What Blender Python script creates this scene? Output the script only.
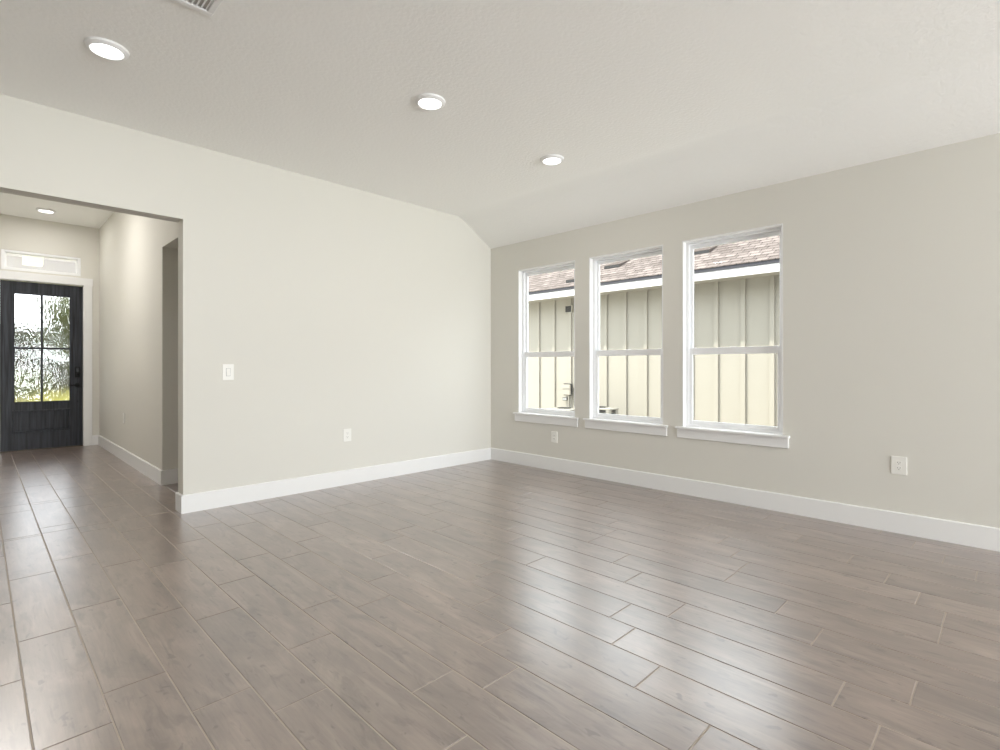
import bpy, bmesh, math, random
from mathutils import Vector, Matrix
for o in list(bpy.data.objects): bpy.data.objects.remove(o)
S = bpy.context.scene
COL = S.collection
random.seed(7)

# ------------------------------------------------------------------ camera, sky, sun, fill light, exposure
H = 1.2115
AY = math.atan(523 / 520.5)                 # angle between the view and the direction of the window wall
cam = bpy.data.cameras.new('camera'); cam_o = bpy.data.objects.new('camera', cam); COL.objects.link(cam_o)
cam.sensor_width = 36; cam.lens = 36 * 520.5 / 1000; cam.shift_y = -9 / 1000
cam.clip_start = 0.05; cam.clip_end = 300
cam_o.location = (0, 0, H); cam_o.rotation_euler = (math.pi / 2, 0, -AY)
S.camera = cam_o

W = bpy.data.worlds.new('sky'); S.world = W; W.use_nodes = True
bg = W.node_tree.nodes['Background']
bg.inputs['Color'].default_value = (0.92, 0.96, 1.0, 1); bg.inputs['Strength'].default_value = 4.2

sun = bpy.data.lights.new('sun', 'SUN'); sun_o = bpy.data.objects.new('sun', sun); COL.objects.link(sun_o)
sun.energy = 7.3; sun.angle = math.radians(0.8); sun.color = (1.0, 0.93, 0.80)
sdir = Vector((-0.40, 0.30, 0.794)).normalized()
sun_o.rotation_euler = sdir.to_track_quat('Z', 'Y').to_euler(); sun_o.location = (0, 0, 12)

def area(name, loc, direction, sx, sy, power, color=(1, 1, 1)):
    l = bpy.data.lights.new(name, 'AREA'); l.shape = 'RECTANGLE'; l.size = sx; l.size_y = sy
    l.energy = power; l.color = color
    o = bpy.data.objects.new(name, l); COL.objects.link(o); o.location = loc
    o.rotation_euler = Vector(direction).to_track_quat('-Z', 'Z').to_euler()
    return o
# unseen fill light added behind the camera, just inside the added window openings
fill_o = area('fill_behind', (2.55, -7.47, 1.25), (-0.03, 1, 0.39), 4.0, 2.2, 430, (0.95, 0.978, 1.0)); fill_o.data.spread = math.radians(140)
LAMP_W = 4.0

S.view_settings.view_transform = 'Standard'; S.view_settings.look = 'None'
S.view_settings.exposure = 0.0; S.view_settings.gamma = 1.0; S.view_settings.use_curve_mapping = False
S.cycles.max_bounces = 14; S.cycles.diffuse_bounces = 8; S.cycles.glossy_bounces = 6
S.cycles.transmission_bounces = 10; S.cycles.transparent_max_bounces = 12
S.cycles.sample_clamp_indirect = 6.0

# ------------------------------------------------------------------ helpers
def srgb(r, g, b):
    f = lambda c: (c / 255 / 12.92) if c / 255 <= 0.04045 else ((c / 255 + 0.055) / 1.055) ** 2.4
    return (f(r), f(g), f(b), 1)
def mat(name, color, rough=0.6, spec=0.5, metal=0.0, bump=None, var=None):
    """bump = (scale, strength, distance); var = (scale, amount)"""
    m = bpy.data.materials.new(name); m.use_nodes = True
    nt = m.node_tree; N = nt.nodes; L = nt.links; p = N['Principled BSDF']
    p.inputs['Base Color'].default_value = color; p.inputs['Roughness'].default_value = rough
    p.inputs['Specular IOR Level'].default_value = spec; p.inputs['Metallic'].default_value = metal
    tc = N.new('ShaderNodeTexCoord')
    if var:
        n = N.new('ShaderNodeTexNoise'); n.inputs['Scale'].default_value = var[0]; n.inputs['Detail'].default_value = 4
        L.new(tc.outputs['Object'], n.inputs['Vector'])
        r = N.new('ShaderNodeMapRange'); r.inputs['To Min'].default_value = 1 - var[1]; r.inputs['To Max'].default_value = 1 + var[1]
        L.new(n.outputs['Fac'], r.inputs['Value'])
        v = N.new('ShaderNodeVectorMath'); v.operation = 'SCALE'; v.inputs[0].default_value = color[:3]
        L.new(r.outputs['Result'], v.inputs['Scale']); L.new(v.outputs['Vector'], p.inputs['Base Color'])
    if bump:
        n = N.new('ShaderNodeTexNoise'); n.inputs['Scale'].default_value = bump[0]; n.inputs['Detail'].default_value = 3
        L.new(tc.outputs['Object'], n.inputs['Vector'])
        b = N.new('ShaderNodeBump'); b.inputs['Strength'].default_value = bump[1]; b.inputs['Distance'].default_value = bump[2]
        L.new(n.outputs['Fac'], b.inputs['Height']); L.new(b.outputs['Normal'], p.inputs['Normal'])
    return m
def bx(bm, x0, x1, y0, y1, z0, z1, bev=0.0, seg=1):
    v = [bm.verts.new((x, y, z)) for x in (x0, x1) for y in (y0, y1) for z in (z0, z1)]
    fs = [(0, 1, 3, 2), (4, 6, 7, 5), (0, 4, 5, 1), (2, 3, 7, 6), (0, 2, 6, 4), (1, 5, 7, 3)]
    faces = [bm.faces.new([v[i] for i in f]) for f in fs]
    if bev:
        es = list({e for f in faces for e in f.edges})
        bmesh.ops.bevel(bm, geom=es, offset=bev, segments=seg, affect='EDGES', profile=0.6)
def prism(bm, pts, axis, a0, a1):
    """extrude a 2-D outline along an axis: x -> pts are (y,z); y -> (x,z); z -> (x,y)"""
    mk = {'x': lambda p, a: (a, p[0], p[1]), 'y': lambda p, a: (p[0], a, p[1]), 'z': lambda p, a: (p[0], p[1], a)}[axis]
    A = [bm.verts.new(mk(p, a0)) for p in pts]; B = [bm.verts.new(mk(p, a1)) for p in pts]
    bm.faces.new(A); bm.faces.new(B[::-1]); n = len(pts)
    for i in range(n): bm.faces.new((A[i], B[i], B[(i + 1) % n], A[(i + 1) % n]))
def lathe(bm, prof, seg=40, loc=(0, 0, 0), axis='z'):
    """prof = [(radius, height)...]; closes at zero radius"""
    rings = []
    for r, h in prof:
        if r < 1e-6: vs = [(0, 0, h)]
        else: vs = [(r * math.cos(2 * math.pi * i / seg), r * math.sin(2 * math.pi * i / seg), h) for i in range(seg)]
        out = []
        for a, b, c in vs:
            p = {'z': (a, b, c), 'y': (a, c, b), 'x': (c, a, b)}[axis]
            out.append(bm.verts.new((p[0] + loc[0], p[1] + loc[1], p[2] + loc[2])))
        rings.append(out)
    for A, B in zip(rings, rings[1:]):
        for i in range(seg):
            j = (i + 1) % seg
            if len(A) == 1 and len(B) == 1: continue
            if len(A) == 1: bm.faces.new((A[0], B[j], B[i]))
            elif len(B) == 1: bm.faces.new((A[i], A[j], B[0]))
            else: bm.faces.new((A[i], A[j], B[j], B[i]))
def tube(bm, pts, r, seg=12):
    rings = []
    pts = [Vector(p) for p in pts]
    rr = r if isinstance(r, (list, tuple)) else [r] * len(pts)
    for i, p in enumerate(pts):
        d = (pts[min(i + 1, len(pts) - 1)] - pts[max(i - 1, 0)]).normalized()
        u = d.orthogonal().normalized() if i == 0 else (rings_u - d * rings_u.dot(d)).normalized()
        rings_u = u; w = d.cross(u)
        rings.append([bm.verts.new(p + (u * math.cos(2 * math.pi * k / seg) + w * math.sin(2 * math.pi * k / seg)) * rr[i]) for k in range(seg)])
    for A, B in zip(rings, rings[1:]):
        for k in range(seg): bm.faces.new((A[k], A[(k + 1) % seg], B[(k + 1) % seg], B[k]))
    bm.faces.new(rings[0][::-1]); bm.faces.new(rings[-1])
def obj(name, bm, m, parent=None, smooth=False, label=None, world=True):
    bmesh.ops.recalc_face_normals(bm, faces=bm.faces)
    me = bpy.data.meshes.new(name); bm.to_mesh(me); bm.free(); me.materials.append(m)
    if smooth:
        for p in me.polygons: p.use_smooth = True
        me.set_sharp_from_angle(angle=math.radians(35))
    o = bpy.data.objects.new(name, me); COL.objects.link(o)
    if parent:
        o.parent = parent
        if world:                                   # mesh was written in world coordinates
            root = parent
            off = Vector((0, 0, 0))
            while root: off += root.location; root = root.parent
            me.transform(Matrix.Translation(-off))
    if label: o['label'] = label
    return o
def tag(o, label, cat, group=None, kind=None):
    o['label'] = label; o['category'] = cat
    if group: o['group'] = group
    if kind: o['kind'] = kind
    return o
def empty(name, loc, label, cat, group=None, kind=None):
    o = bpy.data.objects.new(name, None); COL.objects.link(o); o.location = loc; o.empty_display_size = 0.1
    return tag(o, label, cat, group, kind)
def NB(): return bmesh.new()
def copy_tree(o, parent=None):
    c = o.copy(); COL.objects.link(c); c.parent = parent
    for ch in list(o.children): copy_tree(ch, c)
    return c
def slab_cells(bm, us, vs, holes, t0, t1, axis):
    """a wall of boxes on a grid that leaves the holes open. axis = the wall's normal axis; u runs along it, v is z"""
    for i in range(len(us) - 1):
        for j in range(len(vs) - 1):
            uc, vc = (us[i] + us[i + 1]) / 2, (vs[j] + vs[j + 1]) / 2
            if any(a < uc < b and c < vc < d for a, b, c, d in holes): continue
            if axis == 'x': bx(bm, t0, t1, us[i], us[i + 1], vs[j], vs[j + 1])
            else: bx(bm, us[i], us[i + 1], t0, t1, vs[j], vs[j + 1])
def wall(name, axis, t0, t1, u0, u1, z0, z1, holes, m, label):
    us = sorted({u0, u1, *[h[0] for h in holes], *[h[1] for h in holes]})
    vs = sorted({z0, z1, *[h[2] for h in holes], *[h[3] for h in holes]})
    us = [u for u in us if u0 <= u <= u1]; vs = [v for v in vs if z0 <= v <= z1]
    bm = NB(); slab_cells(bm, us, vs, holes, t0, t1, axis)
    clean(bm)
    return tag(obj(name, bm, m), label, 'wall', kind='structure')
def clean(bm):
    bmesh.ops.remove_doubles(bm, verts=bm.verts, dist=1e-5)
    seen = {}
    for f in bm.faces: seen.setdefault(frozenset(v.index for v in f.verts), []).append(f)
    bm.verts.index_update()
    seen = {}
    for f in bm.faces: seen.setdefault(frozenset(v.index for v in f.verts), []).append(f)
    dup = [f for fs in seen.values() if len(fs) > 1 for f in fs]
    if dup: bmesh.ops.delete(bm, geom=dup, context='FACES_ONLY')

# ------------------------------------------------------------------ materials
WALL_C = srgb(220, 218, 211)
m_wall = mat('wall_paint', WALL_C, 0.75, 0.3, bump=(160, 0.10, 0.002))
m_ceil = mat('ceiling_paint', srgb(250, 250, 248), 0.85, 0.2, bump=(42, 0.42, 0.007))
m_trim = mat('trim_paint', srgb(236, 236, 236), 0.4, 0.4)
m_vinyl = mat('window_vinyl', srgb(243, 244, 246), 0.35, 0.5)
m_plastic = mat('plate_plastic', srgb(240, 239, 234), 0.35, 0.5)
m_slot = mat('slot_dark', srgb(70, 68, 64), 0.6)
m_black = mat('black_hardware', srgb(8, 8, 9), 0.5, 0.25)
m_gasket = mat('gasket_grey', srgb(150, 152, 154), 0.6)

def m_doorwood():
    m = bpy.data.materials.new('black_stained_wood'); m.use_nodes = True
    N = m.node_tree.nodes; L = m.node_tree.links; p = N['Principled BSDF']
    tc = N.new('ShaderNodeTexCoord'); mp = N.new('ShaderNodeMapping'); mp.inputs['Scale'].default_value = (45, 45, 2.2)
    n = N.new('ShaderNodeTexNoise'); n.inputs['Scale'].default_value = 1.0; n.inputs['Detail'].default_value = 6
    r = N.new('ShaderNodeValToRGB'); r.color_ramp.elements[0].position = 0.35; r.color_ramp.elements[1].position = 0.7
    r.color_ramp.elements[0].color = srgb(20, 21, 25); r.color_ramp.elements[1].color = srgb(56, 58, 66)
    L.new(tc.outputs['Object'], mp.inputs['Vector']); L.new(mp.outputs['Vector'], n.inputs['Vector'])
    L.new(n.outputs['Fac'], r.inputs['Fac']); L.new(r.outputs['Color'], p.inputs['Base Color'])
    b = N.new('ShaderNodeBump'); b.inputs['Strength'].default_value = 0.25; b.inputs['Distance'].default_value = 0.002
    L.new(n.outputs['Fac'], b.inputs['Height']); L.new(b.outputs['Normal'], p.inputs['Normal'])
    p.inputs['Roughness'].default_value = 0.45; p.inputs['Specular IOR Level'].default_value = 0.3
    return m
m_door = m_doorwood()

def m_glass_clear():
    m = bpy.data.materials.new('clear_glass'); m.use_nodes = True
    nt = m.node_tree; N = nt.nodes; L = nt.links; N.remove(N['Principled BSDF'])
    out = N['Material Output']; t = N.new('ShaderNodeBsdfTransparent'); g = N.new('ShaderNodeBsdfGlossy')
    g.inputs['Roughness'].default_value = 0.01; t.inputs['Color'].default_value = (0.97, 0.985, 0.98, 1)
    fr = N.new('ShaderNodeFresnel'); fr.inputs['IOR'].default_value = 1.5
    ge = N.new('ShaderNodeNewGeometry'); iv = N.new('ShaderNodeMath'); iv.operation = 'SUBTRACT'; iv.inputs[0].default_value = 1.0
    L.new(ge.outputs['Backfacing'], iv.inputs[1]); ml = N.new('ShaderNodeMath'); ml.operation = 'MULTIPLY'
    L.new(iv.outputs[0], ml.inputs[0]); L.new(fr.outputs['Fac'], ml.inputs[1])
    mx = N.new('ShaderNodeMixShader'); L.new(ml.outputs[0], mx.inputs['Fac'])
    L.new(t.outputs[0], mx.inputs[1]); L.new(g.outputs[0], mx.inputs[2]); L.new(mx.outputs[0], out.inputs['Surface'])
    return m
m_glass = m_glass_clear()

def m_glass_rain():
    m = bpy.data.materials.new('rain_glass'); m.use_nodes = True
    nt = m.node_tree; N = nt.nodes; L = nt.links; p = N['Principled BSDF']
    p.inputs['Transmission Weight'].default_value = 1; p.inputs['Roughness'].default_value = 0.0; p.inputs['IOR'].default_value = 1.45
    tc = N.new('ShaderNodeTexCoord'); mp = N.new('ShaderNodeMapping'); mp.inputs['Scale'].default_value = (30, 30, 10)
    n = N.new('ShaderNodeTexNoise'); n.inputs['Scale'].default_value = 1.0; n.inputs['Detail'].default_value = 1.0; n.inputs['Distortion'].default_value = 0.8
    b = N.new('ShaderNodeBump'); b.inputs['Strength'].default_value = 1.0; b.inputs['Distance'].default_value = 0.0030
    L.new(tc.outputs['Object'], mp.inputs['Vector']); L.new(mp.outputs['Vector'], n.inputs['Vector'])
    L.new(n.outputs['Fac'], b.inputs['Height']); L.new(b.outputs['Normal'], p.inputs['Normal'])
    return m
m_rain = m_glass_rain()

def emit(name, color, strength):
    m = bpy.data.materials.new(name); m.use_nodes = True; p = m.node_tree.nodes['Principled BSDF']
    p.inputs['Base Color'].default_value = (0.9, 0.9, 0.9, 1); p.inputs['Emission Color'].default_value = color
    p.inputs['Emission Strength'].default_value = strength
    return m
m_lens = emit('lamp_lens', (1.0, 0.985, 0.95, 1), 4.0)

# ------------------------------------------------------------------ floor: porcelain wood-look planks, each with its own tone
def m_plank():
    m = bpy.data.materials.new('wood_look_porcelain'); m.use_nodes = True
    nt = m.node_tree; N = nt.nodes; L = nt.links; p = N['Principled BSDF']
    geo = N.new('ShaderNodeTexCoord'); at = N.new('ShaderNodeAttribute'); at.attribute_name = 'plank'
    off = N.new('ShaderNodeVectorMath'); off.operation = 'SCALE'; off.inputs['Scale'].default_value = 37.0
    L.new(at.outputs['Color'], off.inputs[0])
    add = N.new('ShaderNodeVectorMath'); add.operation = 'ADD'
    L.new(geo.outputs['Object'], add.inputs[0]); L.new(off.outputs['Vector'], add.inputs[1])
    def noise(sx, sy, detail, rough=0.5, dist=0.0):
        mp = N.new('ShaderNodeMapping'); mp.inputs['Scale'].default_value = (sx, sy, 1)
        L.new(add.outputs['Vector'], mp.inputs['Vector'])
        n = N.new('ShaderNodeTexNoise'); n.inputs['Scale'].default_value = 1; n.inputs['Detail'].default_value = detail
        n.inputs['Roughness'].default_value = rough; n.inputs['Distortion'].default_value = dist
        L.new(mp.outputs['Vector'], n.inputs['Vector']); return n.outputs['Fac']
    def ramp(fac, stops):
        r = N.new('ShaderNodeValToRGB'); e = r.color_ramp.elements
        e[0].position, e[0].color = stops[0]; e[1].position, e[1].color = stops[-1]
        for s in stops[1:-1]: x = e.new(s[0]); x.color = s[1]
        L.new(fac, r.inputs['Fac']); return r.outputs['Color']
    def mix(kind, fac, a, b):
        x = N.new('ShaderNodeMixRGB'); x.blend_type = kind
        if isinstance(fac, float): x.inputs[0].default_value = fac
        else: L.new(fac, x.inputs[0])
        for i, v in ((1, a), (2, b)):
            if isinstance(v, tuple): x.inputs[i].default_value = v
            else: L.new(v, x.inputs[i])
        return x.outputs[0]
    base = ramp(noise(7, 2.2, 5, 0.6, 0.8), [(0.28, srgb(106, 90, 83)), (0.5, srgb(127, 109, 100)), (0.72, srgb(152, 134, 124))])
    fine = ramp(noise(85, 4.0, 5, 0.7), [(0.3, (0.80, 0.80, 0.80, 1)), (0.7, (1.12, 1.12, 1.12, 1))])
    c = mix('MULTIPLY', 1.0, base, fine)
    pale = ramp(noise(15, 1.6, 3, 0.55, 0.4), [(0.60, (0, 0, 0, 1)), (0.70, (0.45, 0.45, 0.45, 1))])
    c = mix('MIX', pale, c, srgb(164, 148, 138))
    blot = ramp(noise(15, 4.0, 4, 0.6, 0.7), [(0.56, (0, 0, 0, 1)), (0.65, (1, 1, 1, 1))])
    c = mix('MIX', blot, c, mix('MULTIPLY', 1.0, c, (0.68, 0.66, 0.65, 1)))
    streak = ramp(noise(55, 7, 3, 0.6, 0.6), [(0.61, (0, 0, 0, 1)), (0.68, (1, 1, 1, 1))])
    c = mix('MIX', streak, c, mix('MULTIPLY', 1.0, c, (0.70, 0.68, 0.67, 1)))
    knot = ramp(noise(24, 12, 2, 0.5, 0.4), [(0.67, (0, 0, 0, 1)), (0.72, (1, 1, 1, 1))])
    c = mix('MIX', knot, c, mix('MULTIPLY', 1.0, c, (0.50, 0.46, 0.43, 1)))
    sep = N.new('ShaderNodeSeparateColor'); L.new(at.outputs['Color'], sep.inputs[0])
    mr = N.new('ShaderNodeMapRange'); mr.inputs['To Min'].default_value = 0.90; mr.inputs['To Max'].default_value = 1.08
    L.new(sep.outputs[0], mr.inputs['Value'])
    sc = N.new('ShaderNodeVectorMath'); sc.operation = 'SCALE'; L.new(c, sc.inputs[0]); L.new(mr.outputs['Result'], sc.inputs['Scale'])
    L.new(sc.outputs['Vector'], p.inputs['Base Color'])
    rr = N.new('ShaderNodeMapRange'); rr.inputs['To Min'].default_value = 0.30; rr.inputs['To Max'].default_value = 0.42
    L.new(noise(14, 4, 3), rr.inputs['Value']); L.new(rr.outputs['Result'], p.inputs['Roughness'])
    p.inputs['Specular IOR Level'].default_value = 0.5; p.inputs['IOR'].default_value = 1.5
    p.inputs['Coat Weight'].default_value = 1.0; p.inputs['Coat Roughness'].default_value = 0.28; p.inputs['Coat IOR'].default_value = 2.4
    b = N.new('ShaderNodeBump'); b.inputs['Strength'].default_value = 0.12; b.inputs['Distance'].default_value = 0.002
    L.new(noise(60, 4, 4), b.inputs['Height']); L.new(b.outputs['Normal'], p.inputs['Normal'])
    return m
m_pl = m_plank(); m_grout = mat('grout', srgb(192, 182, 171), 0.85, 0.2)
PW, PL, G = 0.2025, 0.925, 0.0040
row_joint = {-2: 2.95, -1: 2.729, 0: 3.108, 1: 3.320, 2: 2.977, 3: 2.771, 4: 2.207, 5: 2.52, 6: 2.35, 7: 1.661, 8: 1.0235,
             9: 1.2545, 10: 1.396, 11: 1.200, 12: 0.638, 13: 0.8445, 14: 1.1725, 15: 0.252, 16: 0.370, 17: 0.5305, 18: 0.747,
             19: 0.17, 20: 0.33, 21: 0.502, 22: 0.71}
bm = NB(); lay = bm.loops.layers.float_color.new('plank')
def plank(x0, x1, y0, y1):
    x0 += G / 2; x1 -= G / 2; y0 += G / 2; y1 -= G / 2
    e = 0.0022
    top = [bm.verts.new(p) for p in ((x0 + e, y0 + e, 0), (x1 - e, y0 + e, 0), (x1 - e, y1 - e, 0), (x0 + e, y1 - e, 0))]
    low = [bm.verts.new(p) for p in ((x0, y0, -0.0022), (x1, y0, -0.0022), (x1, y1, -0.0022), (x0, y1, -0.0022))]
    c = (random.random(), random.random(), random.random(), 1)
    fs = [bm.faces.new(top)] + [bm.faces.new((low[i], low[(i + 1) % 4], top[(i + 1) % 4], top[i])) for i in range(4)]
    for f in fs:
        f.material_index = 0
        for l in f.loops: l[lay] = c
def region(xa, xb, ya, yb):
    n0 = math.floor((xa - 0.125) / PW); n1 = math.ceil((xb - 0.125) / PW)
    for n in range(n0, n1):
        x0 = max(0.125 + n * PW, xa); x1 = min(0.125 + (n + 1) * PW, xb)
        if x1 - x0 < 0.02: continue
        j = row_joint.get(n, (n * 0.377) % PL)
        k0 = math.floor((ya - j) / PL); y = j + k0 * PL
        while y < yb:
            a, b = max(y, ya), min(y + PL, yb)
            if b - a > 0.02: plank(x0, x1, a, b)
            y += PL
region(-6.5, 4.72, -7.5, 5.0)
region(-0.15, 3.2, 5.0, 6.17)
region(-0.15, 1.33, 6.17, 10.04)
for x0, x1, y0, y1 in ((-6.65, 4.87, -7.65, 5.017), (-0.3, 3.35, 5.017, 6.32), (-0.3, 1.48, 6.32, 10.19)):
    nf = len(bm.faces); bx(bm, x0, x1, y0, y1, -0.12, -0.0022)
    bm.faces.ensure_lookup_table()
    for f in bm.faces[nf:]: f.material_index = 1
fl = obj('floor', bm, m_pl); fl.data.materials.append(m_grout)
tag(fl, 'brown-grey wood-look plank tile floor running from the front door into the room', 'floor', kind='structure')

# ------------------------------------------------------------------ walls and ceilings
XA, YA, XB, TH = 1.195, 4.866, 4.72, 0.15       # opening edge, left wall plane, window wall plane, wall thickness
WIN = [(3.513, 4.380), (2.454, 3.324), (1.383, 2.258)]; WZ0, WZ1 = 0.62, 2.397
wall('wall_right', 'x', XB, XB + TH, -7.65, YA + TH, 0, 2.736, [(a, b, WZ0, WZ1) for a, b in WIN], m_wall,
     'long greige wall on the right, pierced by three tall windows')
bm = NB()
slab_cells(bm, [-6.5, -0.15, XA, 4.72], [0, 2.42, 2.736], [(-0.15, XA, 0, 2.42)], YA, YA + TH, 'y')
prism(bm, [(-6.5, 2.736), (4.72, 2.736), (4.209, 3.048), (-6.5, 3.048)], 'y', YA, YA + TH)
bx(bm, -0.15, 1.33, YA, YA + TH, 3.048, 3.40)
clean(bm)
tag(obj('wall_left', bm, m_wall), 'bare greige wall on the left with the wide opening to the entry hall', 'wall', kind='structure')
# ceiling with the sloped strip above the window wall (crease slightly rounded)
bm = NB(); k = []
for i in range(7):
    a = i / 6; p0 = Vector((4.12, 3.048)); p1 = Vector((4.209, 3.048)); p2 = Vector((4.2858, 3.0011))
    q = p0 * (1 - a) ** 2 + p1 * 2 * a * (1 - a) + p2 * a * a; k.append((q.x, q.y))
prism(bm, [(-6.65, 3.048)] + k + [(4.72, 2.736), (4.87, 2.736), (4.87, 3.25), (-6.65, 3.25)], 'y', -7.65, YA + 0.0)
o = obj('ceiling', bm, m_ceil, smooth=True)
tag(o, 'textured off-white living room ceiling sloping down to the window wall', 'ceiling', kind='structure')
bm = NB(); bx(bm, -0.3, 1.48, YA + TH, 10.19, 3.33, 3.45)
tag(obj('ceiling', bm, m_ceil), 'higher off-white ceiling over the entry hall', 'ceiling', kind='structure')
bm = NB(); bx(bm, 1.45, 3.35, YA + TH, 6.32, 2.743, 2.86)
tag(obj('ceiling', bm, m_ceil), 'low ceiling of the dark side passage off the entry hall', 'ceiling', kind='structure')
# entry hall
DX0, DX1, DZ = 0.226, 1.133, 2.425
YE = 10.04
wall('wall_front', 'y', YE, YE + TH, -0.15, 1.33, 0, 3.33, [(DX0 - 0.02, DX1 + 0.02, 0, DZ + 0.015), (0.236, 1.107, 2.565, 2.845)], m_wall,
     'end wall of the entry hall around the front door and transom')
bm = NB()
bx(bm, 1.33, 1.45, 6.17, YE + TH, 0, 3.33); bx(bm, 1.33, 1.45, YA + TH, 6.17, 2.42, 3.33); bx(bm, 1.45, 3.2, 6.17, 6.29, 0, 2.743)
clean(bm)
tag(obj('wall_hall_right', bm, m_wall), 'right wall of the entry hall with the opening to a dark side passage', 'wall', kind='structure')
wall('wall_hall_left', 'x', -0.30, -0.15, YA + TH, YE + TH, 0, 3.33, [], m_wall, 'left wall of the entry hall')
wall('wall_passage', 'x', 3.2, 3.35, YA + TH, 6.32, 0, 2.743, [], m_wall, 'far end wall of the side passage')
# room behind the camera
BH = [(-0.2, 1.3, 0.1, 2.5), (1.45, 2.95, 0.1, 2.5), (3.1, 4.6, 0.1, 2.5)]  # unseen window openings, added to let light into the room
wall('wall_behind', 'y', -7.65, -7.5, -6.5, 4.72, 0, 3.048, BH, m_wall, 'wall behind the camera with three tall glazed openings added for light')
LH = [(-3.0, -1.5, 0.9, 2.4)]
wall('wall_far_left', 'x', -6.65, -6.5, -7.65, YA + TH, 0, 3.048, LH, m_wall, 'far side wall out of the photograph on the left')

# baseboards: flat board with an eased top edge
BH_, BT = 0.150, 0.016
def base_prof(sgn, at):   # outline (offset, z) from a wall plane
    return [(at, 0.0), (at + sgn * BT, 0.0), (at + sgn * BT, BH_ - 0.006), (at + sgn * (BT - 0.005), BH_), (at, BH_)]
def baseboard(name, runs, label):
    bm = NB()
    for axis, at, sgn, a, b in runs: prism(bm, base_prof(sgn, at), axis, a, b)
    return tag(obj(name, bm, m_trim), label, 'baseboard', kind='structure')
baseboard('baseboard_right', [('y', XB, -1, -7.5, YA)], 'tall white baseboard along the window wall')
baseboard('baseboard_left', [('x', YA, -1, XA, XB - BT), ('y', XA, -1, YA - BT, YA + TH + BT)],
          'tall white baseboard along the left wall, wrapping into the hall opening')
baseboard('baseboard_hall_right', [('y', 1.33, -1, 6.17 - BT, YE), ('x', 6.17, -1, 1.33, 3.2)],
          'white baseboard along the entry hall and round its corner into the side passage')
baseboard('baseboard_front', [('x', YE, -1, 1.245, 1.33 - BT)], 'short white baseboard beside the front door casing')
baseboard('baseboard_behind', [('x', -7.5, 1, -6.5, 4.72 - BT)], 'white baseboard on the wall behind the camera')

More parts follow.
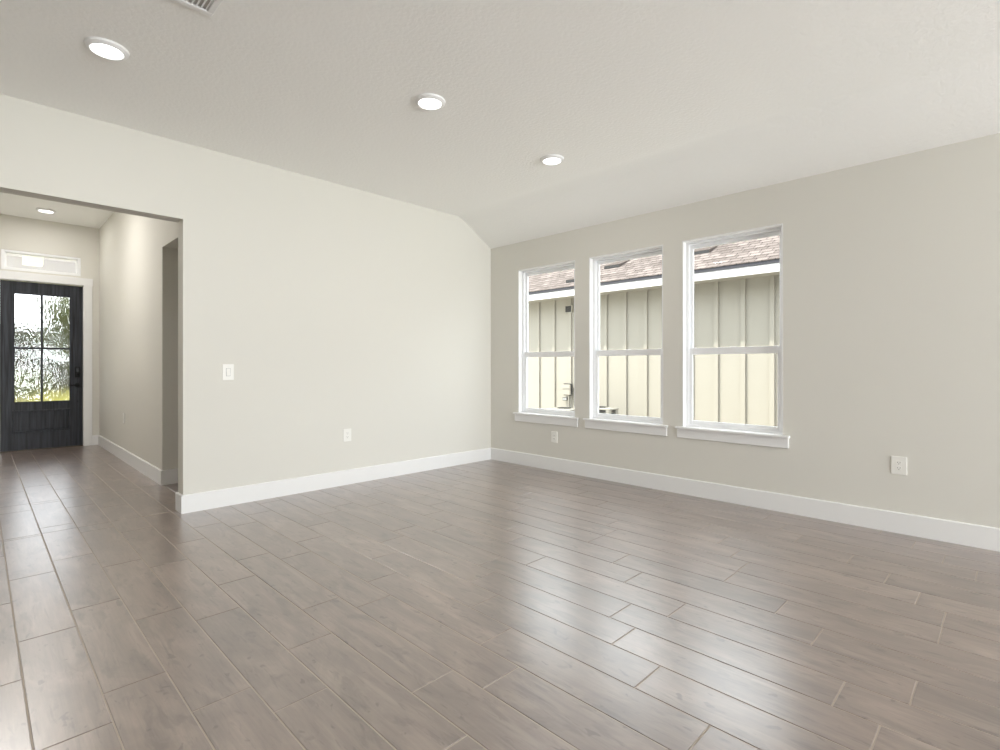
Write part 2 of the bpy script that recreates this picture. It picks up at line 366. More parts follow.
# ------------------------------------------------------------------ the three windows in the right wall
def lining(bm, y0, y1, z0, z1, x0, x1, t):      # four boards round an opening
    bx(bm, x0, x1, y0, y0 + t, z0, z1); bx(bm, x0, x1, y1 - t, y1, z0, z1)
    bx(bm, x0, x1, y0 + t, y1 - t, z1 - t, z1); bx(bm, x0, x1, y0 + t, y1 - t, z0, z0 + t)
def sash(bm, y0, y1, z0, z1, x0, x1, st, top, bot):
    bx(bm, x0, x1, y0, y0 + st, z0, z1, 0.002); bx(bm, x0, x1, y1 - st, y1, z0, z1, 0.002)
    bx(bm, x0, x1, y0 + st, y1 - st, z1 - top, z1, 0.002); bx(bm, x0, x1, y0 + st, y1 - st, z0, z0 + bot, 0.002)
def make_window(n, y0, y1, label):
    t = empty('window_%d' % n, (XB, (y0 + y1) / 2, WZ0), label, 'window', kind='structure')
    bm = NB(); lining(bm, y0 + .0005, y1 - .0005, WZ0 + 0.004, WZ1 - .0005, XB - 0.001, XB + 0.075, 0.010); obj('window_lining', bm, m_trim, t)
    a, b, z0, z1 = y0 + 0.010, y1 - 0.010, WZ0 + 0.014, WZ1 - 0.010
    bm = NB(); lining(bm, a - 0.009, b + 0.009, z0 - .009, z1 + .009, XB + 0.060, XB + TH - 0.004, 0.030)
    # balance tracks: thin ribs standing on the jambs beside the sashes
    for yy, s in ((a + 0.021, 1), (b - 0.021, -1)):
        bx(bm, XB + 0.066, XB + 0.071, min(yy, yy + s * .008), max(yy, yy + s * .008), z0 + .02, z1 - .02)
        bx(bm, XB + 0.099, XB + 0.103, min(yy, yy + s * .008), max(yy, yy + s * .008), z0 + .02, z1 - .02)
    obj('window_frame', bm, m_vinyl, t)
    a += 0.0215; b -= 0.0215; z0 += 0.0215; z1 -= 0.0215
    MR = 1.338
    bm = NB(); sash(bm, a, b, z0, MR + 0.044, XB + 0.072, XB + 0.098, 0.034, 0.062, 0.040)
    lo = obj('lower_sash', bm, m_vinyl, t, label='lower sash of the window')
    bm = NB(); bx(bm, XB + 0.083, XB + 0.087, a + 0.030, b - 0.030, z0 + 0.035, MR - 0.008); obj('pane', bm, m_glass, lo)
    bm = NB(); sash(bm, a, b, MR - 0.012, z1, XB + 0.104, XB + 0.130, 0.026, 0.036, 0.050)
    up = obj('upper_sash', bm, m_vinyl, t, label='upper sash of the window')
    bm = NB(); bx(bm, XB + 0.115, XB + 0.119, a + 0.022, b - 0.022, MR + 0.010, z1 - 0.030); obj('pane', bm, m_glass, up)
    # sash lock on the meeting rail and two tilt latches
    bm = NB(); yc = (a + b) / 2
    bx(bm, XB + 0.076, XB + 0.098, yc - 0.028, yc + 0.028, MR + 0.044, MR + 0.048, 0.002)
    bx(bm, XB + 0.072, XB + 0.080, yc - 0.020, yc - 0.004, MR + 0.044, MR + 0.049, 0.002)
    obj('sash_lock', bm, m_vinyl, lo)
    bm = NB()
    for yy in (a + 0.05, b - 0.05): bx(bm, XB + 0.076, XB + 0.092, yy - 0.018, yy + 0.018, MR + 0.044, MR + 0.048, 0.0015)
    obj('tilt_latch', bm, m_vinyl, lo)
    # stool board with horns, apron below it
    bm = NB(); bx(bm, XB - 0.042, XB, y0 - 0.055, y1 + 0.055, WZ0 - 0.002, WZ0 + 0.018, 0.004, 2)
    bx(bm, XB - 0.002, XB + 0.066, y0 + 0.001, y1 - 0.001, WZ0 + 0.0005, WZ0 + 0.018)
    obj('window_sill', bm, m_trim, t)
    bm = NB(); bx(bm, XB - 0.018, XB, y0 - 0.045, y1 + 0.045, WZ0 - 0.088, WZ0 - 0.002, 0.003); obj('window_apron', bm, m_trim, t)
    return t
make_window(1, *WIN[0], 'white double-hung window nearest the room corner')
make_window(2, *WIN[1], 'middle white double-hung window of the three')
make_window(3, *WIN[2], 'white double-hung window farthest from the corner and largest in view')

# glazing in the unseen openings added behind the camera to bring in light
def fixed_window(n, x0, x1, z0, z1, label, side=False):
    cx, cy = ((x0 + x1) / 2, -7.575) if not side else (-6.575, (x0 + x1) / 2)
    t = empty('window_%d' % n, (cx, cy, z0), label, 'window', kind='structure')
    bm = NB(); w = 0.055; xm = (x0 + x1) / 2
    for u0, u1, v0, v1 in ((x0, x0 + w, z0, z1), (x1 - w, x1, z0, z1), (x0 + w, x1 - w, z1 - w, z1), (x0 + w, x1 - w, z0, z0 + w), (xm - 0.03, xm + 0.03, z0 + w, z1 - w)):
        if side: bx(bm, -6.61, -6.54, u0, u1, v0, v1)
        else: bx(bm, u0, u1, -7.61, -7.54, v0, v1)
    obj('window_frame', bm, m_vinyl, t)
    bm = NB()
    if side: bx(bm, -6.578, -6.572, x0 + w, x1 - w, z0 + w, z1 - w)
    else: bx(bm, x0 + w, x1 - w, -7.578, -7.572, z0 + w, z1 - w)
    obj('pane', bm, m_glass, t)
for i, (a, b, c, d) in enumerate(BH): fixed_window(4 + i, a, b, c, d, ['leftmost', 'middle', 'rightmost'][i] + ' unseen tall window added for light in the wall behind the camera')
for i, (a, b, c, d) in enumerate(LH): fixed_window(7 + i, a, b, c, d, 'window in the far left side wall', True)

# ------------------------------------------------------------------ front door
door = empty('door_1', ((DX0 + DX1) / 2, YE + 0.05, 0), 'black stained front door with four rain glass lites', 'door', kind='structure')
y0, y1 = YE + 0.040, YE + 0.085
GX0, GX1, GZ0, GZ1 = 0.362, 0.992, 0.685, 2.252
PX0, PX1, PZ0, PZ1 = 0.362, 0.978, 0.262, 0.568
bm = NB()
slab_cells(bm, [DX0, GX0, PX1, GX1, DX1], [0.012, PZ0, PZ1, GZ0, GZ1, DZ - 0.008],
           [(GX0, GX1, GZ0, GZ1), (PX0, PX1, PZ0, PZ1)], y0, y1, 'y')
clean(bm); obj('door_slab', bm, m_door, door)
bm = NB(); xm, zm = 0.667, 1.468          # muntins and glazing bead
bx(bm, xm - 0.013, xm + 0.013, y0 - 0.002, y1, GZ0, GZ1, 0.003); bx(bm, GX0, GX1, y0 - 0.002, y1, zm - 0.013, zm + 0.013, 0.003)
obj('muntin', bm, m_door, door)
bm = NB()
for a, b, c, d in ((GX0, GX1, GZ0, GZ0 + .014), (GX0, GX1, GZ1 - .014, GZ1), (GX0, GX0 + .014, GZ0, GZ1), (GX1 - .014, GX1, GZ0, GZ1)):
    bx(bm, a, b, y0 - 0.006, y0 + 0.012, c, d, 0.003)
obj('glazing_bead', bm, m_door, door)
for a, b in ((GX0, xm - 0.013), (xm + 0.013, GX1)):
    for c, d in ((GZ0, zm - 0.013), (zm + 0.013, GZ1)):
        bm = NB(); bx(bm, a, b, y0 + 0.018, y0 + 0.024, c, d); obj('pane', bm, m_rain, door)
bm = NB()                                   # recessed panel of tongue-and-groove boards inside a moulding
n = 7; w = (PX1 - PX0) / n
for i in range(n): bx(bm, PX0 + i * w + 0.0006, PX0 + (i + 1) * w - 0.0006, y0 + 0.028, y1 - 0.008, PZ0, PZ1, 0.0015)
bx(bm, PX0, PX1, y0 + 0.031, y1 - 0.010, PZ0, PZ1)
obj('door_panel', bm, m_door, door)
bm = NB()
for a, b, c, d in ((PX0 - .008, PX1 + .008, PZ0 - .008, PZ0 + .016), (PX0 - .008, PX1 + .008, PZ1 - .016, PZ1 + .008), (PX0 - .008, PX0 + .016, PZ0, PZ1), (PX1 - .016, PX1 + .008, PZ0, PZ1)):
    bx(bm, a, b, y0 - 0.014, y0 + 0.026, c, d, 0.004)
obj('panel_moulding', bm, m_door, door)
bm = NB(); bx(bm, 1.040, 1.102, y0 - 0.026, y0, 1.040, 1.205, 0.006, 2)
lk = obj('smart_lock', bm, m_black, door)
bm = NB(); lathe(bm, [(0, -0.020), (0.017, -0.020), (0.019, -0.012), (0.019, 0)], 24, (1.071, y0 - 0.026, 1.085), 'y'); tube(bm, [(1.071, y0 - 0.05, 1.070), (1.071, y0 - 0.05, 1.100)], 0.006, 8); obj('thumb_turn', bm, m_black, lk)
bm = NB(); bx(bm, 1.050, 1.092, y0 - 0.028, y0 - 0.025, 1.125, 1.190, 0.001); obj('keypad', bm, mat('keypad_gloss', srgb(40, 40, 44), 0.15), lk)
bm = NB(); lathe(bm, [(0, -0.012), (0.028, -0.012), (0.033, -0.004), (0.033, 0)], 28, (1.071, y0, 0.925), 'y')
lathe(bm, [(0.011, -0.045), (0.011, -0.010)], 16, (1.071, y0, 0.925), 'y')
tube(bm, [(1.078, y0 - 0.048, 0.925), (1.03, y0 - 0.050, 0.925), (0.985, y0 - 0.046, 0.923), (0.962, y0 - 0.040, 0.921)], [0.012, 0.010, 0.009, 0.007], 12)
obj('lever_handle', bm, m_black, door, smooth=True)
bm = NB(); lathe(bm, [(0, -0.006), (0.012, -0.006), (0.014, 0)], 20, (1.071, y0, 0.680), 'y'); obj('lock_bolt', bm, m_black, door)
# jambs and casing
bm = NB()
bx(bm, DX1 + 0.003, DX1 + 0.019, YE, YE + TH, 0, DZ + 0.014); bx(bm, DX0 - 0.019, DX0 - 0.003, YE, YE + TH, 0, DZ + 0.014)
bx(bm, DX0 - 0.003, DX1 + 0.003, YE, YE + TH, DZ - 0.002, DZ + 0.014)
obj('door_jamb', bm, m_trim, door)
bm = NB()
bx(bm, DX1 + 0.008, 1.243, YE - 0.020, YE, 0, DZ + 0.004, 0.003); bx(bm, 0.116, DX0 - 0.008, YE - 0.020, YE, 0, DZ + 0.004, 0.003)
bx(bm, 0.108, 1.251, YE - 0.024, YE, DZ + 0.004, 2.540, 0.003)
obj('door_casing', bm, m_trim, door)
bm = NB(); bx(bm, DX0 - 0.003, DX1 + 0.003, YE + 0.005, YE + TH + 0.03, 0.0, 0.011, 0.002); obj('threshold', bm, mat('bronze_threshold', srgb(90, 80, 70), 0.4, metal=0.6), door)
# transom above the door
tr = empty('window_9', (0.67, YE, 2.565), 'narrow clear transom window above the front door', 'window', kind='structure')
bm = NB()
for a, b, c, d in ((0.2365, 0.272, 2.566, 2.844), (1.071, 1.1065, 2.566, 2.844), (0.272, 1.071, 2.566, 2.596), (0.272, 1.071, 2.814, 2.844)):
    bx(bm, a, b, YE + 0.005, YE + 0.10, c, d, 0.002)
for a, b, c, d in ((0.2725, 0.290, 2.597, 2.813), (1.053, 1.0705, 2.597, 2.813), (0.290, 1.053, 2.597, 2.610), (0.290, 1.053, 2.800, 2.813)):
    bx(bm, a, b, YE + 0.04, YE + 0.075, c, d, 0.002)
obj('window_frame', bm, m_vinyl, tr)
bm = NB(); bx(bm, 0.286, 1.057, YE + 0.055, YE + 0.059, 2.606, 2.804); obj('pane', bm, m_glass, tr)

# ------------------------------------------------------------------ ceiling lights
def downlight(x, y, z, label, cat='ceiling light', grp='round ceiling lights', power=LAMP_W):
    t = empty('ceiling_light', (x, y, z), label, cat, grp)
    bm = NB(); lathe(bm, [(0.078, -0.020), (0.082, -0.0235), (0.088, -0.0235), (0.104, -0.012), (0.106, 0.0), (0.0, 0.0)], 48, (x, y, z))
    obj('trim_ring', bm, m_trim, t, smooth=True)
    bm = NB(); lathe(bm, [(0.0, -0.0225), (0.05, -0.022), (0.078, -0.020)], 48, (x, y, z)); lens = obj('lens', bm, m_lens, t, smooth=True)
    l = bpy.data.lights.new('lamp', 'AREA'); l.shape = 'DISK'; l.size = 0.14; l.energy = power; l.color = (1.0, 0.97, 0.94)
    lo = bpy.data.objects.new('lamp', l); COL.objects.link(lo); lo.parent = t; lo.location = (0, 0, -0.026)
    return t
CZ = 3.048
downlight(0.53, 3.73, CZ, 'lit round ceiling light nearest the hall opening, left of the air vent')
downlight(2.2145, 2.888, CZ, 'lit round ceiling light in the middle of the living room ceiling')
downlight(3.5986, 2.93, CZ, 'lit round ceiling light nearest the sloped ceiling and windows')
downlight(0.661, 9.356, 3.33, 'lit round ceiling light in the entry hall above the front door', power=6)
downlight(0.15, 7.4, 3.33, 'added round ceiling light deeper in the entry hall, hidden by the wall', power=32)  # unseen lamp added to brighten the right wall of the hall
for x, y, lb in ((-1.2, 3.0, 'left of the hall opening, outside the photograph'), (-1.2, 0.2, 'level with the camera on its left'),
                 (0.3, -1.0, 'just behind the camera'), (1.6, -1.0, 'behind the camera on its right'), (3.9, -1.0, 'behind the camera, beside the window wall'),
                 (0.3, -4.6, 'near the rear wall, on the left'), (2.1, -4.6, 'near the rear wall, in the middle'), (3.9, -4.6, 'near the rear wall, beside the window wall')):
    downlight(x, y, CZ, 'added unseen round ceiling light ' + lb)  # unseen lamps added to even out the light in the room

# ------------------------------------------------------------------ ceiling air register
vent = empty('air_vent', (0.70, 2.82, CZ), 'white louvred air vent in the living room ceiling at the top edge', 'vent')
VX0, VX1, VY0, VY1 = 0.506, 0.866, 2.640, 2.990
bm = NB(); fw = 0.030
def vframe(a, b, c, d): bx(bm, a, b, c, d, CZ - 0.012, CZ, 0.003)
vframe(VX0, VX1, VY0, VY0 + fw); vframe(VX0, VX1, VY1 - fw, VY1); vframe(VX0, VX0 + fw, VY0 + fw, VY1 - fw); vframe(VX1 - fw, VX1, VY0 + fw, VY1 - fw)
obj('vent_frame', bm, m_trim, vent)
bm = NB(); bx(bm, VX0 + fw, VX1 - fw, VY0 + fw, VY1 - fw, CZ - 0.0012, CZ - 0.0004); obj('vent_backing', bm, mat('duct_grey', srgb(190, 188, 184), 0.8), vent)
x = VX0 + fw + 0.008
while x < VX1 - fw - 0.010:
    bm = NB(); prism(bm, [(x, CZ - 0.010), (x + 0.0015, CZ - 0.010), (x + 0.0120, CZ - 0.002), (x + 0.0105, CZ - 0.002)], 'y', VY0 + fw, VY1 - fw)
    obj('louvre', bm, m_trim, vent); x += 0.0215

# ------------------------------------------------------------------ wall plates
def plate(name, cx, cz, at, face, label, cat, kind, w=0.088, h=0.128, grp=None):
    """face: 'y-' plate on a wall facing -y, 'x-' on a wall facing -x"""
    t = empty(name, (cx, at, cz) if face == 'y-' else (at, cx, cz), label, cat, grp)
    def B(bm, u0, u1, v0, v1, d0, d1, bev=0.0, seg=1):
        if face == 'y-': bx(bm, cx + u0, cx + u1, at - d1, at - d0, cz + v0, cz + v1, bev, seg)
        else: bx(bm, at - d1, at - d0, cx + u0, cx + u1, cz + v0, cz + v1, bev, seg)
    bm = NB(); B(bm, -w / 2, w / 2, -h / 2, h / 2, 0, 0.0065, 0.003, 2); obj('cover_plate', bm, m_plastic, t)
    if kind == 'outlet':
        for s in (1, -1):
            bm = NB(); B(bm, -0.0165, 0.0165, s * 0.0195 - 0.0145, s * 0.0195 + 0.0145, 0.0065, 0.0085, 0.0012)
            r = obj('receptacle', bm, m_plastic, t)
            bm = NB()
            B(bm, -0.0085, -0.0060, s * 0.0195 - 0.001, s * 0.0195 + 0.008, 0.0085, 0.0088)
            B(bm, 0.0060, 0.0085, s * 0.0195 - 0.001, s * 0.0195 + 0.007, 0.0085, 0.0088)
            B(bm, -0.0025, 0.0025, s * 0.0195 - 0.010, s * 0.0195 - 0.0055, 0.0085, 0.0088)
            obj('socket_slots', bm, m_slot, r)
    else:
        bm = NB(); B(bm, -0.0175, 0.0175, -0.034, 0.034, 0.0060, 0.0078); obj('switch_frame', bm, m_gasket, t)
        bm = NB(); B(bm, -0.0155, 0.0155, 0.0, 0.032, 0.0070, 0.0095, 0.0012); B(bm, -0.0155, 0.0155, -0.032, 0.0, 0.0070, 0.0115, 0.0012)
        obj('rocker', bm, m_plastic, t)
    for v in ((0,) if kind == 'outlet' else (0.049, -0.049)):
        bm = NB(); B(bm, -0.003, 0.003, v - 0.003, v + 0.003, 0.0065, 0.0075, 0.0008); obj('plate_screw', bm, m_plastic, t)
    return t
plate('light_switch', 1.539, 1.158, YA, 'y-', 'white rocker light switch beside the hall opening', 'light switch', 'switch', 0.092, 0.138)
plate('wall_outlet', 2.672, 0.505, YA, 'y-', 'white power outlet low on the bare left wall', 'outlet', 'outlet', grp='white wall outlets')
plate('wall_outlet', 3.807, 0.389, XB, 'x-', 'white power outlet under the window nearest the corner', 'outlet', 'outlet', grp='white wall outlets')
plate('wall_outlet', 0.612, 0.490, XB, 'x-', 'white power outlet on the right wall near the right edge', 'outlet', 'outlet', 0.092, 0.130, grp='white wall outlets')
plate('wall_outlet', 8.124, 0.544, 1.33, 'x-', 'small pale power outlet low on the entry hall wall', 'outlet', 'outlet', grp='white wall outlets')

# ------------------------------------------------------------------ the neighbouring house seen through the windows
XN, GZ = 8.05, -0.45
m_siding = mat('cream_siding', srgb(163, 159, 150), 0.7, 0.3, bump=(120, 0.06, 0.002))
m_fascia = mat('fascia_white', srgb(238, 238, 240), 0.55)
m_acm = mat('condenser_beige', srgb(150, 148, 141), 0.5); m_acd = mat('condenser_coil', srgb(40, 40, 42), 0.7)
m_drip = mat('drip_edge_dark', srgb(52, 52, 60), 0.6)
def m_shingle():
    m = bpy.data.materials.new('roof_shingles'); m.use_nodes = True
    nt = m.node_tree; N = nt.nodes; L = nt.links; p = N['Principled BSDF']
    tc = N.new('ShaderNodeTexCoord'); sp = N.new('ShaderNodeSeparateXYZ'); cb = N.new('ShaderNodeCombineXYZ')
    L.new(tc.outputs['Object'], sp.inputs[0]); L.new(sp.outputs['Y'], cb.inputs[0])
    mu = N.new('ShaderNodeMath'); mu.operation = 'MULTIPLY'; mu.inputs[1].default_value = 1.118; L.new(sp.outputs['X'], mu.inputs[0]); L.new(mu.outputs[0], cb.inputs[1])
    b = N.new('ShaderNodeTexBrick'); b.inputs['Scale'].default_value = 1; b.inputs['Brick Width'].default_value = 0.17; b.inputs['Row Height'].default_value = 0.14
    b.inputs['Mortar Size'].default_value = 0.007; b.inputs['Mortar Smooth'].default_value = 0.2; b.offset = 0.37
    b.inputs['Color1'].default_value = srgb(112, 103, 99); b.inputs['Color2'].default_value = srgb(146, 136, 132); b.inputs['Mortar'].default_value = srgb(58, 50, 50)
    L.new(cb.outputs[0], b.inputs['Vector'])
    n = N.new('ShaderNodeTexNoise'); n.inputs['Scale'].default_value = 60; L.new(tc.outputs['Object'], n.inputs['Vector'])
    mx = N.new('ShaderNodeMixRGB'); mx.blend_type = 'MULTIPLY'; mx.inputs[0].default_value = 0.5
    L.new(b.outputs['Color'], mx.inputs[1]); L.new(n.outputs['Fac'], mx.inputs[2]); L.new(mx.outputs[0], p.inputs['Base Color'])
    p.inputs['Roughness'].default_value = 0.95; p.inputs['Specular IOR Level'].default_value = 0.1
    return m
house = empty('neighbour_house', (XN, 4, GZ), 'cream board-and-batten house outside the windows with brown shingle roof', 'house')
Y0, Y1 = -6.0, 13.0
bm = NB(); bx(bm, XN, XN + 0.25, Y0, Y1, GZ, 2.75); obj('siding_wall', bm, m_siding, house)
bm = NB(); k0 = -20
for k in range(k0, 26):
    yc = 2.463 + 0.032 + 0.4 * k
    if Y0 + .1 < yc < Y1 - .1: bx(bm, XN - 0.034, XN, yc - 0.032, yc + 0.032, GZ + 0.1, 2.52, 0.002)
obj('battens', bm, m_siding, house)
EX = 7.56; FZ0 = 2.478
bm = NB(); bx(bm, EX + 0.02, XN + 0.01, Y0 - .3, Y1 + .3, FZ0 + 0.030, FZ0 + 0.042); obj('soffit', bm, m_siding, house)
bm = NB(); bx(bm, EX, EX + 0.022, Y0 - .3, Y1 + .3, FZ0, FZ0 + 0.125, 0.002); obj('fascia', bm, m_fascia, house)
bm = NB(); prism(bm, [(EX - 0.014, FZ0 + 0.112), (EX - 0.014, FZ0 + 0.165), (EX + 0.04, FZ0 + 0.185), (EX + 0.04, FZ0 + 0.13)], 'y', Y0 - .35, Y1 + .35); obj('drip_edge', bm, m_drip, house)
# roof: courses of overlapping shingles stepping up the slope
bm = NB(); x = EX - 0.026; z = FZ0 + 0.166; dx, dz = 0.125, 0.0625; pts = [(x, z)]
for i in range(44):
    pts += [(x, z + 0.007), (x + dx, z + dz)]; x += dx; z += dz
pts += [(x, z - 0.12), (EX + 0.08, FZ0 + 0.13)]
prism(bm, pts, 'y', Y0 - .4, Y1 + .4); obj('roof', bm, m_shingle(), house)
rx, rz = x, z
bm = NB(); prism(bm, [(rx - .02, rz), (rx + 5.5, rz - 2.75), (rx + 5.5, rz - 2.95), (rx - .02, rz - .2)], 'y', Y0 - .4, Y1 + .4); obj('roof', bm, m_shingle(), house)
for yy in (Y0, Y1 - .25):
    bm = NB(); bx(bm, XN + 0.25, XN + 8.0, yy, yy + 0.25, GZ, 2.60); obj('siding_wall', bm, m_siding, house)
bm = NB(); bx(bm, XN - 0.01, XN + 8.1, Y0 - .01, Y1 + .01, GZ - 0.3, GZ + 0.1); obj('foundation', bm, mat('concrete', srgb(170, 168, 162), 0.9), house)
# louvred gable-style vent under the eave
hv = []
bm = NB(); lining(bm, 6.03, 6.205, 2.23, 2.38, XN - 0.05, XN, 0.016); obj('eave_vent', bm, m_siding, house)
bm = NB(); bx(bm, XN - 0.040, XN - 0.036, 6.046, 6.189, 2.246, 2.364); e = obj('vent_screen', bm, m_acd, house)
def roof_vent(yc, xc, hl, label):
    zc = FZ0 + 0.166 + (xc - EX + 0.026) * 0.5
    t = empty('roof_vent', (xc, yc, zc), label, 'roof vent', 'slant-back roof vents')
    bm = NB(); prism(bm, [(xc - 0.10, zc - 0.04), (xc - 0.10, zc + 0.012), (xc + 0.34, zc + 0.172), (xc + 0.34, zc + 0.13)], 'y', yc - hl, yc + hl)
    obj('vent_hood', bm, mat('vent_metal', srgb(82, 74, 70), 0.9, 0.1), t)
    bm = NB(); bx(bm, xc - 0.106, xc - 0.099, yc - hl + .01, yc + hl - .01, zc - 0.045, zc + 0.004); obj('vent_mouth', bm, m_acd, t)
roof_vent(3.70, 8.40, 0.19, 'low dark-mouthed vent on the neighbouring roof, seen through the window farthest from the corner')
roof_vent(5.32, 8.38, 0.17, 'low dark-mouthed vent on the neighbouring roof, seen through the middle window')
roof_vent(5.86, 7.85, 0.12, 'low dark-mouthed vent near the roof edge, seen through the window nearest the corner')
# services on the neighbouring wall
sb = empty('disconnect_box', (XN, 6.11, 0.7), 'cream electrical disconnect box with conduit on the neighbouring wall', 'electrical box')
bm = NB(); bx(bm, XN - 0.055, XN - 0.041, 6.02, 6.225, 0.65, 0.875, 0.002); obj('box_shadow', bm, m_acd, sb)  # dark plate standing in for the shadow round the box
bm = NB(); bx(bm, XN - 0.10, XN - 0.055, 6.04, 6.20, 0.66, 0.85, 0.004); obj('box_body', bm, m_siding, sb)
bm = NB(); bx(bm, XN - 0.112, XN - 0.10, 6.03, 6.21, 0.78, 0.86, 0.003); obj('box_lid', bm, m_siding, sb)
bm = NB(); tube(bm, [(XN - 0.06, 6.10, 0.66), (XN - 0.06, 6.10, 0.45), (XN - 0.06, 6.10, 0.10), (XN - 0.06, 6.10, -0.3)], 0.014, 10); obj('conduit', bm, m_siding, sb, smooth=True)
hb = empty('cable_box', (XN, 6.16, 0.57), 'small dark cable box below the disconnect box on the neighbouring wall', 'electrical box')
bm = NB(); bx(bm, XN - 0.07, XN - 0.041, 6.13, 6.24, 0.545, 0.61, 0.003); obj('box_body', bm, m_slot, hb)
bm = NB(); bx(bm, XN - 0.074, XN - 0.07, 6.14, 6.23, 0.555, 0.60); obj('box_lid', bm, m_gasket, hb)
def condenser(y0, y1, x0, x1, zt, label):
    zb = GZ + 0.06; t = empty('air_conditioner', ((x0 + x1) / 2, (y0 + y1) / 2, GZ), label, 'air conditioner', 'outdoor condensers')
    bm = NB(); bx(bm, x0 - .05, x1 + .05, y0 - .05, y1 + .05, GZ - 0.02, zb); obj('pad', bm, mat('pad_grey', srgb(170, 170, 168), 0.9), t)
    bm = NB(); bx(bm, x0 + .03, x1 - .03, y0 + .03, y1 - .03, zb, zt - 0.02); obj('coil', bm, m_acd, t)
    for xx in (x0, x1 - 0.07):
        for yy in (y0, y1 - 0.07):
            bm = NB(); bx(bm, xx, xx + .07, yy, yy + .07, zb, zt - 0.02, 0.004); obj('corner_post', bm, m_acm, t)
    bm = NB(); bx(bm, x0 - .005, x1 + .005, y0 - .005, y1 + .005, zt - 0.025, zt, 0.006); obj('top_cap', bm, m_acm, t)
    bm = NB(); cx, cy = (x0 + x1) / 2, (y0 + y1) / 2
    for r in (0.05, 0.085, 0.12):
        tube(bm, [(cx + r * math.cos(a * math.pi / 12), cy + r * math.sin(a * math.pi / 12), zt + 0.012) for a in range(25)], 0.004, 6)
    for a in range(8): tube(bm, [(cx, cy, zt + 0.012), (cx + .125 * math.cos(a * math.pi / 4), cy + .125 * math.sin(a * math.pi / 4), zt + 0.008)], 0.004, 6)
    obj('fan_grille', bm, m_acd, t)
    bm = NB(); z = zb + 0.04
    while z < zt - 0.06:
        bx(bm, x0 + .022, x0 + .026, y0 + .07, y1 - .07, z, z + 0.006); bx(bm, x0 + .07, x1 - .07, y0 + .022, y0 + .026, z, z + 0.006); z += 0.04
    obj('louvre_guard', bm, m_acm, t)
condenser(4.69, 5.28, 7.22, 7.50, 0.515, 'outdoor condenser seen low through the middle window')
condenser(5.46, 6.0, 7.20, 7.55, 0.455, 'outdoor condenser seen low through the window nearest the corner')

# ------------------------------------------------------------------ ground outside, porch, garden
m_grass = mat('lawn', srgb(128, 126, 58), 0.95, 0.1, bump=(40, 0.6, 0.03), var=(3, 0.3))
bm = NB(); bx(bm, -40, 40, -30, 60, GZ - 0.5, GZ)
tag(obj('lawn', bm, m_grass), 'yellow-green lawn outside the house', 'lawn', kind='structure')
m_grav = mat('pale_gravel', srgb(186, 182, 174), 0.95, 0.1, bump=(30, 0.6, 0.02), var=(14, 0.15))  # unseen ground, kept pale to bounce light up through the windows
bm = NB(); bx(bm, -7.5, 8.0, -12.0, 10.19, GZ - 0.02, GZ + 0.012); bx(bm, 3.0, 8.0, 10.19, 13.0, GZ - 0.02, GZ + 0.012)
tag(obj('trim_3', bm, m_grav), 'pale gravel side yard between the two houses', 'gravel', kind='structure')
m_porch = mat('porch_paint', srgb(214, 212, 220), 0.6)
m_conc = mat('porch_concrete', srgb(190, 186, 178), 0.85)
bm = NB(); bx(bm, -1.4, 2.6, YE + TH + 0.035, 16.0, GZ, -0.03); tag(obj('trim_1', bm, m_conc), 'concrete porch slab outside the front door', 'porch', kind='structure')
bm = NB(); bx(bm, -1.4, 2.6, YE + TH + .001, 12.2, 3.06, 3.16); bx(bm, -1.4, 2.6, 12.0, 12.2, 2.74, 3.06); clean(bm)
tag(obj('trim_2', bm, m_porch), 'white porch ceiling and beam outside the front door', 'porch roof', kind='structure')
for xx, lb in ((-1.35, 'square white porch column at the far left of the porch'), (2.35, 'square white porch column at the right of the porch')):
    t = empty('porch_column', (xx + .1, 12.1, -0.03), lb, 'column', 'porch columns')
    bm = NB(); bx(bm, xx + .02, xx + .18, 12.02, 12.18, -0.03, 2.739, 0.004); obj('shaft', bm, m_trim, t)
    bm = NB(); bx(bm, xx, xx + .2, 12.0, 12.2, -0.03, 0.17, 0.004); obj('plinth', bm, m_trim, t)
t = empty('porch_light', (0.62, 11.0, 3.06), 'lit cream flush porch light seen through the transom', 'porch light')
bm = NB(); bx(bm, 0.49, 0.75, 10.88, 11.12, 3.03, 3.06, 0.004); obj('light_base', bm, m_trim, t)
bm = NB(); bx(bm, 0.50, 0.74, 10.89, 11.11, 2.80, 3.03, 0.015, 2); obj('light_shade', bm, emit('porch_glow', (1.0, 0.95, 0.80, 1), 0.35), t)

def leafy(name, cx, cy, zb, rx, ry, rz, nleaf, leaf, m, parent, seed):
    rnd = random.Random(seed); bm = NB()
    lobes = [(Vector((rnd.uniform(-.5, .5) * rx, rnd.uniform(-.5, .5) * ry, rnd.uniform(-.45, .45) * rz)), rnd.uniform(.45, .7)) for _ in range(9)]
    for i in range(nleaf):
        c, s = rnd.choice(lobes)
        d = Vector((rnd.gauss(0, 1), rnd.gauss(0, 1), rnd.gauss(0, 1))).normalized() * rnd.uniform(.6, 1.0) * s
        p = Vector((cx, cy, zb)) + c + Vector((d.x * rx, d.y * ry, d.z * rz))
        u = Vector((rnd.gauss(0, 1), rnd.gauss(0, 1), rnd.gauss(0, .6))).normalized(); v = u.orthogonal().normalized()
        L_ = leaf * rnd.uniform(.7, 1.3)
        q = [p - u * L_, p + v * L_ * .4, p + u * L_, p - v * L_ * .4]
        bm.faces.new([bm.verts.new(a) for a in q])
    return obj(name, bm, m, parent)
m_leaf = [mat('foliage_a', srgb(84, 92, 46), 0.8, 0.2, var=(1.5, 0.35)), mat('foliage_b', srgb(62, 68, 42), 0.8, 0.2, var=(1.5, 0.35))]
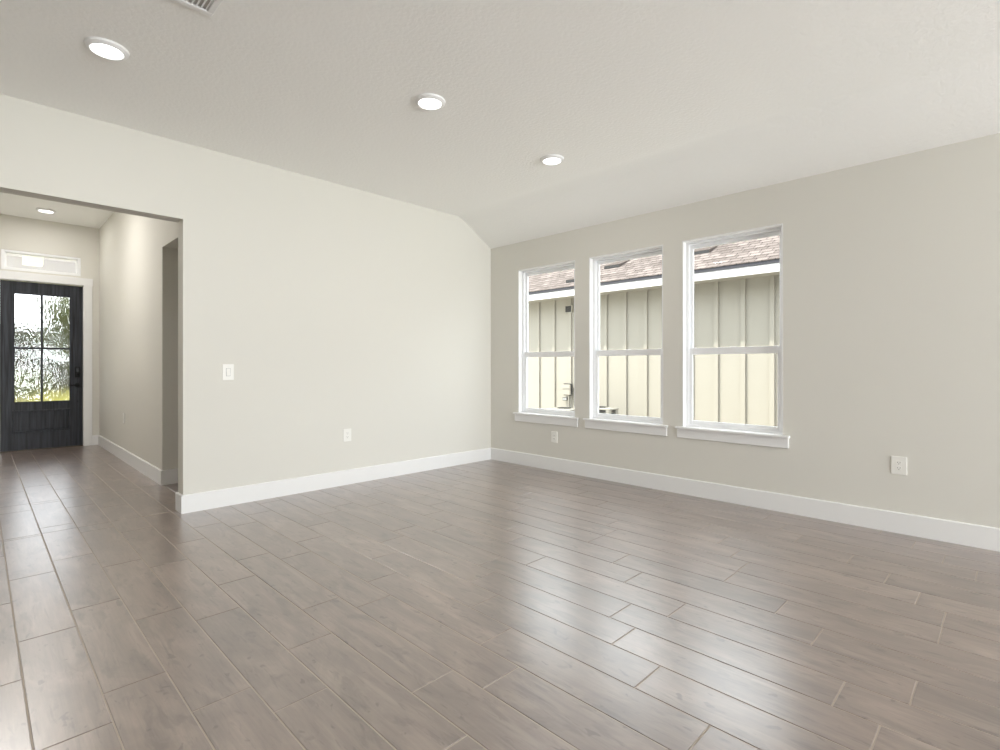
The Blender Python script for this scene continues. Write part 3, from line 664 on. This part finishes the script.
m_bark = mat('bark', srgb(92, 78, 64), 0.95, 0.1, bump=(20, .6, .02))
def tree(x, y, h, r, label, mi, seed):
    t = empty('garden_tree', (x, y, GZ), label, 'tree', 'trees beyond the front door')
    rnd = random.Random(seed); bm = NB()
    tube(bm, [(x, y, GZ - .05), (x + .05, y, GZ + h * .3), (x - .04, y + .05, GZ + h * .62)], [.14, .10, .05], 10)
    for k in range(5):
        a = k * 1.26; z = GZ + h * (.32 + .06 * k)
        tube(bm, [(x, y, z), (x + .4 * r * math.cos(a), y + .4 * r * math.sin(a), z + .25 * h), (x + .7 * r * math.cos(a), y + .7 * r * math.sin(a), z + .35 * h)], [.05, .035, .015], 8)
    obj('trunk', bm, m_bark, t)
    leafy('crown', x, y, GZ + h * .56, r, r, h * .36, 5200, 0.17, m_leaf[mi], t, seed)
tree(4.3, 38.0, 6.4, 2.3, 'tall leafy tree behind the right half of the door glass', 0, 3)
tree(1.0, 41.0, 4.6, 2.3, 'lower tree behind the left half of the door glass', 1, 5)
tree(9.2, 42.0, 6.0, 2.6, 'leafy tree at the right edge of the front garden', 1, 8)
tree(-4.2, 41.0, 5.2, 2.6, 'leafy tree at the left edge of the front garden', 0, 11)
for i, (x, y, r, hh, lb) in enumerate(((1.0, 33.0, 1.5, 1.0, 'rounded shrub on the lawn behind the left side of the door glass'),
                                       (5.6, 33.0, 1.6, 1.1, 'rounded shrub on the lawn behind the right side of the door glass'),
                                       (-3.0, 33.0, 1.6, 1.1, 'broad shrub at the far left of the front garden'),
                                       (9.6, 33.0, 1.6, 1.1, 'broad shrub at the far right of the front garden'))):
    t = empty('garden_shrub', (x, y, GZ), lb, 'shrub', 'shrubs on the front lawn')
    bm = NB()
    for a in range(5): tube(bm, [(x, y, GZ - .03), (x + .5 * r * math.cos(a * 1.26), y + .5 * r * math.sin(a * 1.26), GZ + hh)], [.03, .012], 6)
    obj('stem', bm, m_bark, t)
    leafy('foliage', x, y, GZ + hh * .75, r, r, hh * .8, 2600, 0.14, m_leaf[i % 2], t, 20 + i)

rnd = random.Random(31); bm = NB()
for i in range(16000):
    x = rnd.uniform(-14, 20); y = 47 + rnd.gauss(0, .45); z = GZ + rnd.uniform(0, 1) ** 0.8 * (2.35 + .35 * math.sin(x * 1.1) + .2 * math.sin(x * 2.7))
    p = Vector((x, y, z)); u = Vector((rnd.gauss(0, 1), rnd.gauss(0, 1), rnd.gauss(0, .6))).normalized(); v = u.orthogonal().normalized(); L_ = .2 * rnd.uniform(.7, 1.3)
    bm.faces.new([bm.verts.new(a) for a in (p - u * L_, p + v * L_ * .45, p + u * L_, p - v * L_ * .45)])
hg = empty('garden_hedge', (3, 47, GZ), 'long leafy hedge closing the far end of the front lawn', 'hedge')
obj('foliage', bm, m_leaf[1], hg)
bm = NB()
for i in range(34): tube(bm, [(-13.5 + i, 47, GZ - .05), (-13.5 + i + .1, 47, GZ + 1.6)], [.05, .03], 6)
obj('stems', bm, m_bark, hg)['kind'] = 'stuff'
